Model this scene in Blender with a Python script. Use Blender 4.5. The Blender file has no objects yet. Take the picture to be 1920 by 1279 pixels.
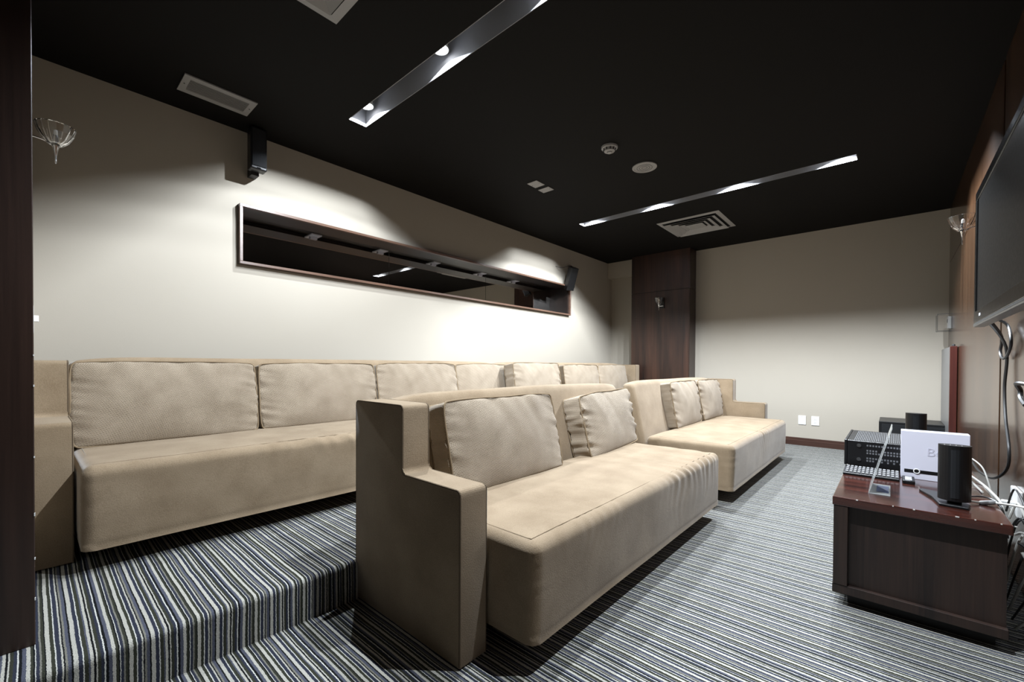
import bpy, bmesh, math, random
from math import sin, cos, pi, radians as R
from mathutils import Vector, Matrix, noise

random.seed(7)
sc = bpy.context.scene
COL = sc.collection

# ------------------------------------------------------------------ camera, world, exposure, room lights
cam_data = bpy.data.cameras.new('camera')
cam = bpy.data.objects.new('camera', cam_data)
COL.objects.link(cam)
sc.camera = cam
YAW, PITCH, ROLL, FPX, PPY = R(41.64369), R(-0.59873), R(0.29368), 802.42, 692.39
Fv = Vector((cos(YAW)*cos(PITCH), sin(YAW)*cos(PITCH), sin(PITCH)))
Rv = Vector((sin(YAW), -cos(YAW), 0))
Uv = Rv.cross(Fv)
R2 = Rv*cos(ROLL) + Uv*sin(ROLL)
U2 = -Rv*sin(ROLL) + Uv*cos(ROLL)
M = Matrix((R2, U2, -Fv)).transposed().to_4x4()
M.translation = Vector((0, 0, 1.0))
cam.matrix_world = M
cam_data.sensor_fit = 'HORIZONTAL'
cam_data.sensor_width = 36
cam_data.lens = FPX*36/1920
cam_data.shift_y = (PPY-639.5)/1920
cam_data.clip_start = 0.02
cam_data.clip_end = 60

w = bpy.data.worlds.new('world'); sc.world = w; w.use_nodes = True
w.node_tree.nodes['Background'].inputs[0].default_value = (0.5, 0.5, 0.5, 1)
w.node_tree.nodes['Background'].inputs[1].default_value = 0.02
vs = sc.view_settings
vs.view_transform = 'Standard'; vs.look = 'None'; vs.gamma = 1; vs.use_curve_mapping = False
vs.exposure = 0.15
try:
    sc.cycles.max_bounces = 10; sc.cycles.diffuse_bounces = 6; sc.cycles.use_denoising = True
    sc.cycles.sample_clamp_indirect = 4
except Exception: pass

SPOT_W = ((205, 182, 150, 104), (360, 345, 255, 85))   # watts per lamp, near slot and far slot
SPOT_COL = (0.85, 0.92, 1.0)
SPOT_ANGLE = 152
SLOT_Y = (0.32, 1.12, 1.90, 2.69)          # lamp positions along both ceiling slots
SLOTS = ((1.456, 1.590), (4.345, 4.468))   # x ranges of the two slots
SLOT_Y0, SLOT_Y1 = 0.23, 2.81

# ------------------------------------------------------------------ room numbers (metres)
XF, YB, YS, ZC, XL, XE = 6.48, 3.536, -0.44, 2.68, -0.02, -1.6
YR, PZ = 1.695, 0.164                      # step riser, platform height

# ------------------------------------------------------------------ helpers
def link(o, parent=None):
    COL.objects.link(o)
    if parent: o.parent = parent
    return o
def tag(o, label=None, cat=None, group=None, kind=None):
    if label: o['label'] = label
    if cat: o['category'] = cat
    if group: o['group'] = group
    if kind: o['kind'] = kind
    return o
def thing(name, loc, label, cat, group=None, rotz=0):
    o = bpy.data.objects.new(name, None); o.empty_display_size = .05
    o.location = loc; o.rotation_euler = (0, 0, rotz); link(o)
    return tag(o, label, cat, group)
def obj(name, bm, mat, parent=None, smooth=False):
    me = bpy.data.meshes.new(name)
    bmesh.ops.recalc_face_normals(bm, faces=bm.faces)
    bm.to_mesh(me); bm.free()
    me.materials.append(mat)
    if smooth:
        for p in me.polygons: p.use_smooth = True
        try: me.set_sharp_from_angle(angle=R(50))
        except Exception: pass
    return link(bpy.data.objects.new(name, me), parent)
def add_box(bm, x0, x1, y0, y1, z0, z1, bevel=0, seg=2):
    vs_ = [bm.verts.new(p) for p in ((x0,y0,z0),(x1,y0,z0),(x1,y1,z0),(x0,y1,z0),(x0,y0,z1),(x1,y0,z1),(x1,y1,z1),(x0,y1,z1))]
    fs = [bm.faces.new([vs_[i] for i in f]) for f in ((0,3,2,1),(4,5,6,7),(0,1,5,4),(1,2,6,5),(2,3,7,6),(3,0,4,7))]
    if bevel:
        es = list({e for f in fs for e in f.edges})
        bmesh.ops.bevel(bm, geom=es, offset=bevel, segments=seg, profile=.5, affect='EDGES')
    return bm
def box(*a, **k): return add_box(bmesh.new(), *a, **k)
def add_prism(bm, poly, axis, a0, a1, bevel=0, seg=3):
    """poly: 2D points in the plane normal to axis ('x': (y,z), 'y': (x,z), 'z': (x,y))"""
    def P(p, a):
        return {'x': (a, p[0], p[1]), 'y': (p[0], a, p[1]), 'z': (p[0], p[1], a)}[axis]
    lo = [bm.verts.new(P(p, a0)) for p in poly]; hi = [bm.verts.new(P(p, a1)) for p in poly]
    n = len(poly)
    fs = [bm.faces.new(lo), bm.faces.new(list(reversed(hi)))]
    for i in range(n): fs.append(bm.faces.new((lo[i], hi[i], hi[(i+1) % n], lo[(i+1) % n])))
    if bevel:
        es = list({e for f in fs for e in f.edges})
        bmesh.ops.bevel(bm, geom=es, offset=bevel, segments=seg, profile=.5, affect='EDGES')
    return bm
def smooth_path(pts, n=6, closed=False):
    P = [Vector(p) for p in pts]; out = []; m = len(P)
    rng = range(m if closed else m-1)
    for i in rng:
        p0 = P[(i-1) % m] if (closed or i > 0) else P[0]
        p1, p2 = P[i], P[(i+1) % m]
        p3 = P[(i+2) % m] if (closed or i+2 < m) else P[-1]
        for k in range(n):
            t = k/n
            out.append(.5*((2*p1)+(-p0+p2)*t+(2*p0-5*p1+4*p2-p3)*t*t+(-p0+3*p1-3*p2+p3)*t**3))
    if not closed: out.append(P[-1])
    return out
def add_tube(bm, pts, r, seg=6, closed=False):
    pts = [Vector(p) for p in pts]; n = len(pts); rings = []
    up = Vector((.13, .31, .94)).normalized(); prev = None
    for i, p in enumerate(pts):
        a = pts[(i-1) % n] if (closed or i > 0) else p
        b = pts[(i+1) % n] if (closed or i < n-1) else p
        t = (b-a)
        t = t.normalized() if t.length > 1e-9 else Vector((0, 0, 1))
        s = (prev - t*prev.dot(t)) if prev is not None else t.cross(up)
        if s.length < 1e-6: s = t.cross(Vector((1, 0, 0)))
        s.normalize(); prev = s; q = t.cross(s)
        rr = r[i] if isinstance(r, (list, tuple)) else r
        rings.append([bm.verts.new(p + (s*cos(2*pi*k/seg) + q*sin(2*pi*k/seg))*rr) for k in range(seg)])
    for i in range(n if closed else n-1):
        A, B = rings[i], rings[(i+1) % n]
        for k in range(seg): bm.faces.new((A[k], A[(k+1) % seg], B[(k+1) % seg], B[k]))
    if not closed:
        bm.faces.new(rings[0][::-1]); bm.faces.new(rings[-1])
    return bm
def add_lathe(bm, prof, seg=24, c=(0, 0, 0), closed=False):
    rings = []
    for r, z in prof:
        if r < 1e-6: rings.append([bm.verts.new((c[0], c[1], c[2]+z))])
        else: rings.append([bm.verts.new((c[0]+r*cos(2*pi*k/seg), c[1]+r*sin(2*pi*k/seg), c[2]+z)) for k in range(seg)])
    m = len(rings)
    for i in range(m if closed else m-1):
        A, B = rings[i], rings[(i+1) % m]
        for k in range(seg):
            k2 = (k+1) % seg
            if len(A) == 1 and len(B) == 1: continue
            if len(A) == 1: bm.faces.new((A[0], B[k], B[k2]))
            elif len(B) == 1: bm.faces.new((A[k], A[k2], B[0]))
            else: bm.faces.new((A[k], A[k2], B[k2], B[k]))
    return bm
def soft_box(dims, r, step, disp=None, zones=4):
    """rounded box centred on the origin, gridded; disp(p, n) moves each vertex"""
    axes = []
    for L in dims:
        a = L/2; rr = min(r, a*.98)
        n = max(2, int((L-2*rr)/step)); pts = []
        for k in range(zones): pts.append(-a + rr*k/zones)
        for k in range(n+1): pts.append(-a + rr + (L-2*rr)*k/n)
        for k in range(zones): pts.append(a - rr + rr*(k+1)/zones)
        axes.append(pts)
    half = Vector(dims)/2
    bm = bmesh.new(); cache = {}
    def V(i, j, k):
        key = (i, j, k)
        if key in cache: return cache[key]
        p = Vector((axes[0][i], axes[1][j], axes[2][k]))
        inner = Vector([max(-(half[t]-min(r, half[t]*.98)), min(half[t]-min(r, half[t]*.98), p[t])) for t in range(3)])
        d = p-inner
        # even out the arc: tan-warp of the corner zone
        q = []
        for t in range(3):
            v = d[t]/r
            q.append(math.tan(max(-1, min(1, v))*pi/4))
        d = Vector(q); nrm = d.normalized() if d.length > 1e-9 else Vector((0, 0, 1))
        p = inner + nrm*min(r, min(half)*.98)
        if disp: p = disp(p, nrm)
        cache[key] = bm.verts.new(p); return cache[key]
    nx, ny, nz = [len(a)-1 for a in axes]
    for i in range(nx):
        for j in range(ny):
            bm.faces.new((V(i,j,0), V(i,j+1,0), V(i+1,j+1,0), V(i+1,j,0)))
            bm.faces.new((V(i,j,nz), V(i+1,j,nz), V(i+1,j+1,nz), V(i,j+1,nz)))
    for i in range(nx):
        for k in range(nz):
            bm.faces.new((V(i,0,k), V(i+1,0,k), V(i+1,0,k+1), V(i,0,k+1)))
            bm.faces.new((V(i,ny,k), V(i,ny,k+1), V(i+1,ny,k+1), V(i+1,ny,k)))
    for j in range(ny):
        for k in range(nz):
            bm.faces.new((V(0,j,k), V(0,j,k+1), V(0,j+1,k+1), V(0,j+1,k)))
            bm.faces.new((V(nx,j,k), V(nx,j+1,k), V(nx,j+1,k+1), V(nx,j,k+1)))
    return bm
def text_mesh(name, body, size, extrude, mat, parent, loc, rot, align='CENTER'):
    cu = bpy.data.curves.new(name, 'FONT'); cu.body = body; cu.size = size; cu.extrude = extrude
    cu.align_x = align; cu.align_y = 'CENTER'
    t = bpy.data.objects.new(name+'_src', cu); COL.objects.link(t)
    me = bpy.data.meshes.new_from_object(t.evaluated_get(bpy.context.evaluated_depsgraph_get()))
    bpy.data.objects.remove(t); bpy.data.curves.remove(cu)
    me.name = name; me.materials.clear(); me.materials.append(mat)
    o = bpy.data.objects.new(name, me); link(o, parent); o.location = loc; o.rotation_euler = rot
    return o
def nz(v, s=1.0, k=0.0): return noise.noise(Vector(v)*s + Vector((k*7.3, k*3.1, k*5.7)))

# ------------------------------------------------------------------ materials
def mat(name):
    m = bpy.data.materials.new(name); m.use_nodes = True
    nt = m.node_tree; b = nt.nodes['Principled BSDF']
    return m, nt, b
def N(nt, t, **kw):
    n = nt.nodes.new(t)
    for k, v in kw.items(): setattr(n, k, v)
    return n
def plain(name, col, rough=.5, metal=0, coat=0, spec=.5):
    m, nt, b = mat(name)
    b.inputs['Base Color'].default_value = (*col, 1); b.inputs['Roughness'].default_value = rough
    b.inputs['Metallic'].default_value = metal; b.inputs['Coat Weight'].default_value = coat
    b.inputs['Specular IOR Level'].default_value = spec
    no = N(nt, 'ShaderNodeTexNoise'); no.inputs['Scale'].default_value = 60
    tc = N(nt, 'ShaderNodeTexCoord'); nt.links.new(tc.outputs['Object'], no.inputs['Vector'])
    mr = N(nt, 'ShaderNodeMapRange'); mr.inputs[3].default_value = max(0, rough-.05); mr.inputs[4].default_value = min(1, rough+.05)
    nt.links.new(no.outputs['Fac'], mr.inputs[0]); nt.links.new(mr.outputs[0], b.inputs['Roughness'])
    return m
def paint(name, c1, c2, rough=.7, bump=.08, scale=180):
    m, nt, b = mat(name)
    tc = N(nt, 'ShaderNodeTexCoord'); n1 = N(nt, 'ShaderNodeTexNoise'); n1.inputs['Scale'].default_value = 2.2; n1.inputs['Detail'].default_value = 3
    n2 = N(nt, 'ShaderNodeTexNoise'); n2.inputs['Scale'].default_value = scale
    mx = N(nt, 'ShaderNodeMix', data_type='RGBA'); mx.inputs[6].default_value = (*c1, 1); mx.inputs[7].default_value = (*c2, 1)
    bp = N(nt, 'ShaderNodeBump'); bp.inputs['Strength'].default_value = bump; bp.inputs['Distance'].default_value = .002
    L = nt.links.new
    L(tc.outputs['Object'], n1.inputs['Vector']); L(tc.outputs['Object'], n2.inputs['Vector'])
    L(n1.outputs['Fac'], mx.inputs[0]); L(mx.outputs[2], b.inputs['Base Color'])
    L(n2.outputs['Fac'], bp.inputs['Height']); L(bp.outputs[0], b.inputs['Normal'])
    b.inputs['Roughness'].default_value = rough; b.inputs['Specular IOR Level'].default_value = .15
    return m
def wood(name, c1, c2, axis='z', rough=.3, coat=.0, fine=90, streak=1.0, chips=False):
    m, nt, b = mat(name); L = nt.links.new
    tc = N(nt, 'ShaderNodeTexCoord'); mp = N(nt, 'ShaderNodeMapping')
    s = {'z': (fine, fine, 2.2), 'x': (2.2, fine, fine), 'y': (fine, 2.2, fine)}[axis]
    mp.inputs['Scale'].default_value = s
    n1 = N(nt, 'ShaderNodeTexNoise'); n1.inputs['Scale'].default_value = 1; n1.inputs['Detail'].default_value = 5; n1.inputs['Roughness'].default_value = .65
    mp2 = N(nt, 'ShaderNodeMapping'); mp2.inputs['Scale'].default_value = tuple(v*.09 if v > 5 else v*.25 for v in s)
    n2 = N(nt, 'ShaderNodeTexNoise'); n2.inputs['Scale'].default_value = 1; n2.inputs['Detail'].default_value = 3; n2.inputs['Distortion'].default_value = .6
    L(tc.outputs['Object'], mp.inputs[0]); L(tc.outputs['Object'], mp2.inputs[0]); L(mp.outputs[0], n1.inputs['Vector']); L(mp2.outputs[0], n2.inputs['Vector'])
    ad = N(nt, 'ShaderNodeMath', operation='MULTIPLY_ADD'); ad.inputs[1].default_value = .6*streak
    L(n1.outputs['Fac'], ad.inputs[0]); L(n2.outputs['Fac'], ad.inputs[2])
    cr = N(nt, 'ShaderNodeMapRange'); cr.inputs[1].default_value = .55; cr.inputs[2].default_value = 1.05
    L(ad.outputs[0], cr.inputs[0])
    mx = N(nt, 'ShaderNodeMix', data_type='RGBA'); mx.inputs[6].default_value = (*c1, 1); mx.inputs[7].default_value = (*c2, 1)
    L(cr.outputs[0], mx.inputs[0]); L(mx.outputs[2], b.inputs['Base Color'])
    bp = N(nt, 'ShaderNodeBump'); bp.inputs['Strength'].default_value = .25; bp.inputs['Distance'].default_value = .0008
    L(n1.outputs['Fac'], bp.inputs['Height']); L(bp.outputs[0], b.inputs['Normal'])
    b.inputs['Roughness'].default_value = rough; b.inputs['Coat Weight'].default_value = coat; b.inputs['Coat Roughness'].default_value = .12
    return m
def suede(name, c1, c2):
    m, nt, b = mat(name); L = nt.links.new
    tc = N(nt, 'ShaderNodeTexCoord')
    n1 = N(nt, 'ShaderNodeTexNoise'); n1.inputs['Scale'].default_value = 7; n1.inputs['Detail'].default_value = 4
    n2 = N(nt, 'ShaderNodeTexNoise'); n2.inputs['Scale'].default_value = 260; n2.inputs['Detail'].default_value = 3
    n3 = N(nt, 'ShaderNodeTexNoise'); n3.inputs['Scale'].default_value = 34; n3.inputs['Detail'].default_value = 3
    for n in (n1, n2, n3): L(tc.outputs['Object'], n.inputs['Vector'])
    a = N(nt, 'ShaderNodeMath', operation='MULTIPLY_ADD'); a.inputs[1].default_value = .8; L(n2.outputs['Fac'], a.inputs[0]); L(n1.outputs['Fac'], a.inputs[2])
    mr = N(nt, 'ShaderNodeMapRange'); mr.inputs[1].default_value = .55; mr.inputs[2].default_value = 1.25; L(a.outputs[0], mr.inputs[0])
    mx = N(nt, 'ShaderNodeMix', data_type='RGBA'); mx.inputs[6].default_value = (*c1, 1); mx.inputs[7].default_value = (*c2, 1)
    L(mr.outputs[0], mx.inputs[0]); L(mx.outputs[2], b.inputs['Base Color'])
    a2 = N(nt, 'ShaderNodeMath', operation='MULTIPLY_ADD'); a2.inputs[1].default_value = .6; L(n3.outputs['Fac'], a2.inputs[0]); L(n2.outputs['Fac'], a2.inputs[2])
    bp = N(nt, 'ShaderNodeBump'); bp.inputs['Strength'].default_value = .3; bp.inputs['Distance'].default_value = .003
    L(a2.outputs[0], bp.inputs['Height']); L(bp.outputs[0], b.inputs['Normal'])
    b.inputs['Roughness'].default_value = .92; b.inputs['Specular IOR Level'].default_value = .15
    b.inputs['Sheen Weight'].default_value = .25; b.inputs['Sheen Roughness'].default_value = .4
    return m
def weave(name, c1, c2, pitch=.0092):
    m, nt, b = mat(name); L = nt.links.new
    tc = N(nt, 'ShaderNodeTexCoord')
    sx = N(nt, 'ShaderNodeSeparateXYZ'); 
    nd = N(nt, 'ShaderNodeTexNoise'); nd.inputs['Scale'].default_value = 14
    vm = N(nt, 'ShaderNodeVectorMath', operation='MULTIPLY_ADD'); vm.inputs[1].default_value = (.006,)*3
    L(tc.outputs['Object'], nd.inputs['Vector']); L(nd.outputs['Color'], vm.inputs[0]); L(tc.outputs['Object'], vm.inputs[2])
    L(vm.outputs[0], sx.inputs[0])
    def mth(op, a, bb=None):
        n = N(nt, 'ShaderNodeMath', operation=op)
        for i, v in enumerate((a, bb)):
            if v is None: continue
            if isinstance(v, (int, float)): n.inputs[i].default_value = v
            else: L(v, n.inputs[i])
        return n.outputs[0]
    xy = mth('ADD', sx.outputs[0], sx.outputs[1])
    u = mth('MULTIPLY', mth('ADD', xy, mth('MULTIPLY', sx.outputs[2], .55)), 2*pi/pitch)
    v = mth('MULTIPLY', mth('SUBTRACT', sx.outputs[2], mth('MULTIPLY', xy, .12)), 2*pi/(pitch*.66))
    h = mth('MULTIPLY', mth('SINE', u), mth('SINE', v))
    row = mth('SINE', v)
    hh = mth('ADD', mth('MULTIPLY', h, .5), mth('MULTIPLY', row, .3))
    n1 = N(nt, 'ShaderNodeTexNoise'); n1.inputs['Scale'].default_value = 9; n1.inputs['Detail'].default_value = 3; L(tc.outputs['Object'], n1.inputs['Vector'])
    f = mth('ADD', mth('MULTIPLY', hh, .36), mth('ADD', mth('MULTIPLY', n1.outputs['Fac'], .45), .28))
    mr = N(nt, 'ShaderNodeMapRange'); mr.inputs[1].default_value = .1; mr.inputs[2].default_value = .85; L(f, mr.inputs[0])
    mx = N(nt, 'ShaderNodeMix', data_type='RGBA'); mx.inputs[6].default_value = (*c1, 1); mx.inputs[7].default_value = (*c2, 1)
    L(mr.outputs[0], mx.inputs[0]); L(mx.outputs[2], b.inputs['Base Color'])
    bp = N(nt, 'ShaderNodeBump'); bp.inputs['Strength'].default_value = .8; bp.inputs['Distance'].default_value = .0022
    L(hh, bp.inputs['Height']); L(bp.outputs[0], b.inputs['Normal'])
    b.inputs['Roughness'].default_value = .9; b.inputs['Specular IOR Level'].default_value = .15
    b.inputs['Sheen Weight'].default_value = .2
    return m
def carpet(name):
    """striped loop carpet, stripes run along Y; palette of constant stops repeated along X"""
    m, nt, b = mat(name); L = nt.links.new
    rnd = random.Random(11)
    tc = N(nt, 'ShaderNodeTexCoord'); sx = N(nt, 'ShaderNodeSeparateXYZ')
    nd = N(nt, 'ShaderNodeTexNoise'); nd.inputs['Scale'].default_value = 150; nd.inputs['Detail'].default_value = 2
    nd2 = N(nt, 'ShaderNodeTexNoise'); nd2.inputs['Scale'].default_value = 5
    L(tc.outputs['Object'], nd.inputs['Vector']); L(tc.outputs['Object'], nd2.inputs['Vector']); L(tc.outputs['Object'], sx.inputs[0])
    def mth(op, a, bb=None, c=None):
        n = N(nt, 'ShaderNodeMath', operation=op)
        for i, v in enumerate((a, bb, c)):
            if v is None: continue
            if isinstance(v, (int, float)): n.inputs[i].default_value = v
            else: L(v, n.inputs[i])
        return n.outputs[0]
    x = mth('ADD', sx.outputs[0], mth('MULTIPLY', mth('SUBTRACT', nd.outputs['Fac'], .5), .004))
    x = mth('ADD', x, mth('MULTIPLY', mth('SUBTRACT', nd2.outputs['Fac'], .5), .007))
    cream = (.45, .44, .39); white = (.58, .58, .54); olive = (.036, .038, .027); black = (.008, .009, .010)
    navy = (.030, .034, .052); blue = (.082, .088, .118); taupe = (.20, .195, .165)
    seq = []
    pat = [(cream, 9), (olive, 8), (white, 2.5), (navy, 9), (cream, 4), (black, 3), (taupe, 5), (blue, 7), (black, 4),
           (cream, 10), (navy, 8), (white, 2.5), (olive, 9), (blue, 4), (cream, 6), (black, 5), (cream, 3), (olive, 7), (navy, 7),
           (white, 3), (black, 6), (blue, 8), (cream, 8), (olive, 5), (black, 3), (white, 2.5), (navy, 6), (taupe, 4), (olive, 6), (black, 3)]
    period = sum(p[1] for p in pat)/1000
    fr = mth('FRACT', mth('DIVIDE', mth('ADD', x, 5.0), period))
    cr = N(nt, 'ShaderNodeValToRGB'); cr.color_ramp.interpolation = 'CONSTANT'
    els = cr.color_ramp.elements
    pos = 0; first = True
    els[0].position = 0; els[0].color = (*pat[0][0], 1); els.remove(els[1])
    pos = pat[0][1]/1000/period
    for c, wd in pat[1:]:
        e = els.new(min(pos, .9999)); e.color = (*c, 1); pos += wd/1000/period
    L(fr, cr.inputs[0])
    n3 = N(nt, 'ShaderNodeTexNoise'); n3.inputs['Scale'].default_value = 420; n3.inputs['Detail'].default_value = 2
    L(tc.outputs['Object'], n3.inputs['Vector'])
    mr = N(nt, 'ShaderNodeMapRange'); mr.inputs[1].default_value = .3; mr.inputs[2].default_value = .7; mr.inputs[3].default_value = .6; mr.inputs[4].default_value = 1.15
    L(n3.outputs['Fac'], mr.inputs[0])
    mx = N(nt, 'ShaderNodeMix', data_type='RGBA', blend_type='MULTIPLY'); mx.inputs[0].default_value = 1
    L(cr.outputs[0], mx.inputs[6]); L(mr.outputs[0], mx.inputs[7]); L(mx.outputs[2], b.inputs['Base Color'])
    bp = N(nt, 'ShaderNodeBump'); bp.inputs['Strength'].default_value = .5; bp.inputs['Distance'].default_value = .004
    L(n3.outputs['Fac'], bp.inputs['Height']); L(bp.outputs[0], b.inputs['Normal'])
    b.inputs['Roughness'].default_value = .95; b.inputs['Specular IOR Level'].default_value = .1
    return m

M_wall = paint('greige_paint', (.365, .33, .275), (.385, .35, .295))
M_ceil = paint('black_ceiling_paint', (.0030, .0025, .0021), (.0042, .0035, .0030), rough=.8)
M_slot = plain('grey_slot_paint', (.22, .22, .23), .6)
M_wood = wood('dark_veneer', (.011, .006, .0045), (.032, .017, .012), 'z', rough=.32)
M_pillar = wood('pillar_veneer', (.007, .0035, .0025), (.050, .021, .012), 'z', rough=.45)
M_screenwood = wood('screen_wall_veneer', (.020, .009, .0045), (.068, .034, .017), 'z', rough=.24, fine=70, coat=.4)
M_console = wood('console_top_veneer', (.012, .0035, .0025), (.075, .021, .014), 'y', rough=.16, coat=.6, fine=120)
M_console_side = wood('console_side_veneer', (.006, .0035, .003), (.036, .019, .013), 'z', rough=.5, fine=120)
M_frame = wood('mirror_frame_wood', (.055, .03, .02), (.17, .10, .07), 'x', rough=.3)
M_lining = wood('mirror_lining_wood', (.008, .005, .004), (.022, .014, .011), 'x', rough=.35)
M_basewood = wood('baseboard_wood', (.03, .014, .010), (.07, .032, .022), 'y', rough=.3)
M_redwood = wood('red_edge_wood', (.035, .009, .007), (.07, .018, .013), 'z', rough=.35)
M_suede = suede('tan_suede', (.190, .138, .086), (.295, .228, .153))
M_weave = weave('woven_cushion', (.125, .088, .052), (.42, .35, .265))
M_piping = plain('piping_fabric', (.22, .165, .105), .9, spec=.1)
M_darkseam = plain('dark_seam_cord', (.10, .075, .05), .9, spec=.1)
M_carpet = carpet('striped_carpet')
M_black = plain('black_plastic', (.006, .006, .0065), .38, spec=.35)
M_blackmat = plain('black_matt', (.010, .010, .010), .6)
M_cloth = plain('black_grille_cloth', (.011, .0115, .0125), .85, spec=.2)
M_screen = plain('tv_glass', (.005, .005, .005), .2, spec=.2)
M_grey = plain('dark_grey_bezel', (.09, .09, .09), .3, metal=.6)
M_white = plain('white_plastic', (.72, .72, .70), .4)
M_vent = plain('vent_enamel', (.27, .265, .26), .5)
M_ventdark = plain('vent_dark', (.01, .01, .01), .9)
M_chrome = plain('chrome', (.75, .75, .75), .12, metal=1)
M_silver = plain('silver_plastic', (.60, .61, .66), .3, metal=.1)
M_cable_w = plain('pale_cable', (.55, .54, .50), .45)
M_cable_b = plain('black_cable', (.015, .015, .015), .4)
M_blue = plain('blue_card', (.02, .035, .09), .4)
def mirror_mat():
    m, nt, b = mat('tinted_mirror'); b.inputs['Base Color'].default_value = (.80, .79, .76, 1); b.inputs['Metallic'].default_value = 1; b.inputs['Roughness'].default_value = .015
    return m
M_mirror = mirror_mat()
def glass_mat(name, col=(1, 1, 1), rough=.02):
    m, nt, b = mat(name); b.inputs['Base Color'].default_value = (*col, 1); b.inputs['Transmission Weight'].default_value = 1
    b.inputs['Roughness'].default_value = rough; b.inputs['IOR'].default_value = 1.48
    return m
M_glass = glass_mat('clear_glass'); M_acrylic = glass_mat('clear_acrylic', (.93, .96, .95), .12); M_acrylic.node_tree.nodes['Principled BSDF'].inputs['Transmission Weight'].default_value = .72
def emit(name, col, s):
    m, nt, b = mat(name); b.inputs['Emission Color'].default_value = (*col, 1); b.inputs['Emission Strength'].default_value = s
    b.inputs['Base Color'].default_value = (.8, .8, .8, 1); return m
M_lamp = emit('lamp_lens_glow', (.95, .98, 1), 12)

# ------------------------------------------------------------------ setting
bm = bmesh.new()
add_box(bm, XE, XF+.1, YS-.1, YR+.02, -.1, 0)
tag(obj('floor', bm, M_carpet), kind='structure')
bm = bmesh.new()                                      # raised rear platform, rounded nose
rr = .022; pr = [(YB+.1, -.1), (YB+.1, PZ)]
for k in range(7):
    a = pi/2*k/6; pr.append((YR+rr-rr*sin(a), PZ-rr+rr*cos(a)))
pr.append((YR, -.1))
add_prism(bm, pr, 'x', XE, XF+.1)
tag(obj('floor_platform', bm, M_carpet), kind='structure')

bm = bmesh.new()                                      # ceiling with two lamp slots
xs = [XE-.1, SLOTS[0][0], SLOTS[0][1], SLOTS[1][0], SLOTS[1][1], XF+.1]
for i in range(5):
    if i in (1, 3):
        add_box(bm, xs[i], xs[i+1], YS-.1, SLOT_Y0, ZC, ZC+.2); add_box(bm, xs[i], xs[i+1], SLOT_Y1, YB+.1, ZC, ZC+.2)
    else: add_box(bm, xs[i], xs[i+1], YS-.1, YB+.1, ZC, ZC+.2)
tag(obj('ceiling', bm, M_ceil), kind='structure')

NX0, NX1, NZ0, NZ1 = .995, 5.20, 1.715, 2.145          # mirror niche opening in the back wall
bm = bmesh.new()
add_box(bm, XE, NX0, YB, YB+.1, PZ, ZC); add_box(bm, NX1, XF+.1, YB, YB+.1, PZ, ZC)
add_box(bm, NX0, NX1, YB, YB+.1, PZ, NZ0); add_box(bm, NX0, NX1, YB, YB+.1, NZ1, ZC)
tag(obj('wall_back', bm, M_wall), kind='structure')
tag(obj('wall_far', box(XF, XF+.1, YS-.1, YB, 0, ZC), M_wall), kind='structure')
tag(obj('wall_left', box(XL-.1, XL, 2.30, YB, PZ, ZC), M_wall), kind='structure')
tag(obj('wall_unseen', box(XE-.1, XE, YS-.1, YB+.1, 0, ZC), M_wood), kind='structure')  # unseen wall added for light bounce; dark veneer cuts fill on the sofa arms
tag(obj('trim_soffit', box(6.345, XF, 3.06, YB, 2.43, ZC, bevel=.004), M_wall), kind='structure')

# screen wall: veneered panels on a dark backing
sw = tag(obj('wall_screen', box(XE, XF, YS-.1, YS-.012, 0, ZC), M_blackmat), kind='structure')
gx = [XE, -.5, .62, 1.95, 3.515, 3.56+1.42, XF]
def panel(name, x0, x1, y0, y1, z0, z1, m, parent):
    return obj(name, box(x0, x1, y0, y1, z0, z1, bevel=.0015, seg=1), m, parent)
joints = [(XE, .60), (.606, 1.99), (1.996, 3.50), (3.545, XF)]
for x0, x1 in joints:
    panel('wall_panel', x0, x1, YS-.012, YS, .0, 2.098, M_screenwood, sw)
    panel('wall_panel', x0, x1, YS-.012, YS, 2.104, ZC, M_screenwood, sw)

# far pillar
PX, PY0, PY1 = 6.235, 2.165, 3.055
pl = tag(obj('trim_pillar', box(PX+.012, XF, PY0+.012, PY1, 0, ZC-.0), M_blackmat), kind='structure')
tag(pl, 'dark brown veneered pillar between the back corner and the bare far wall')
panel('wall_panel', PX, PX+.012, PY0+.012, PY1, 0, 2.105, M_pillar, pl)
panel('wall_panel', PX, PX+.012, PY0+.012, PY1, 2.111, ZC, M_pillar, pl)
panel('wall_panel', PX, XF, PY0, PY0+.012, 0, 2.105, M_wood, pl)
panel('wall_panel', PX, XF, PY0, PY0+.012, 2.111, ZC, M_wood, pl)
# near left pillar
lp = tag(obj('trim_pillar_left', box(XE, .006, 1.885, 2.30, PZ, ZC, bevel=.002, seg=1), M_wood), kind='structure')
chip = bmesh.new()
for z, s in ((.30, .005), (.55, .006), (.93, .004), (.42, .004), (.72, .003), (1.02, .003)):
    add_box(chip, .0045, .0072, 1.883, 1.889, z-s*.5, z+s)
obj('paint_chip', chip, M_white, lp)
# baseboards
def baseboard(name, x0, x1, y0, y1, face):
    bm = bmesh.new()
    add_prism(bm, [(x0, 0), (x0, .062), (x0+.006, .066), (x0+.006, .09), (x0+.012, .096), (x1, .096), (x1, 0)], 'y', y0, y1)
    return tag(obj(name, bm, M_basewood), kind='structure')
baseboard('baseboard_far', XF-.024, XF, YS, PY0, 'x')

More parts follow.
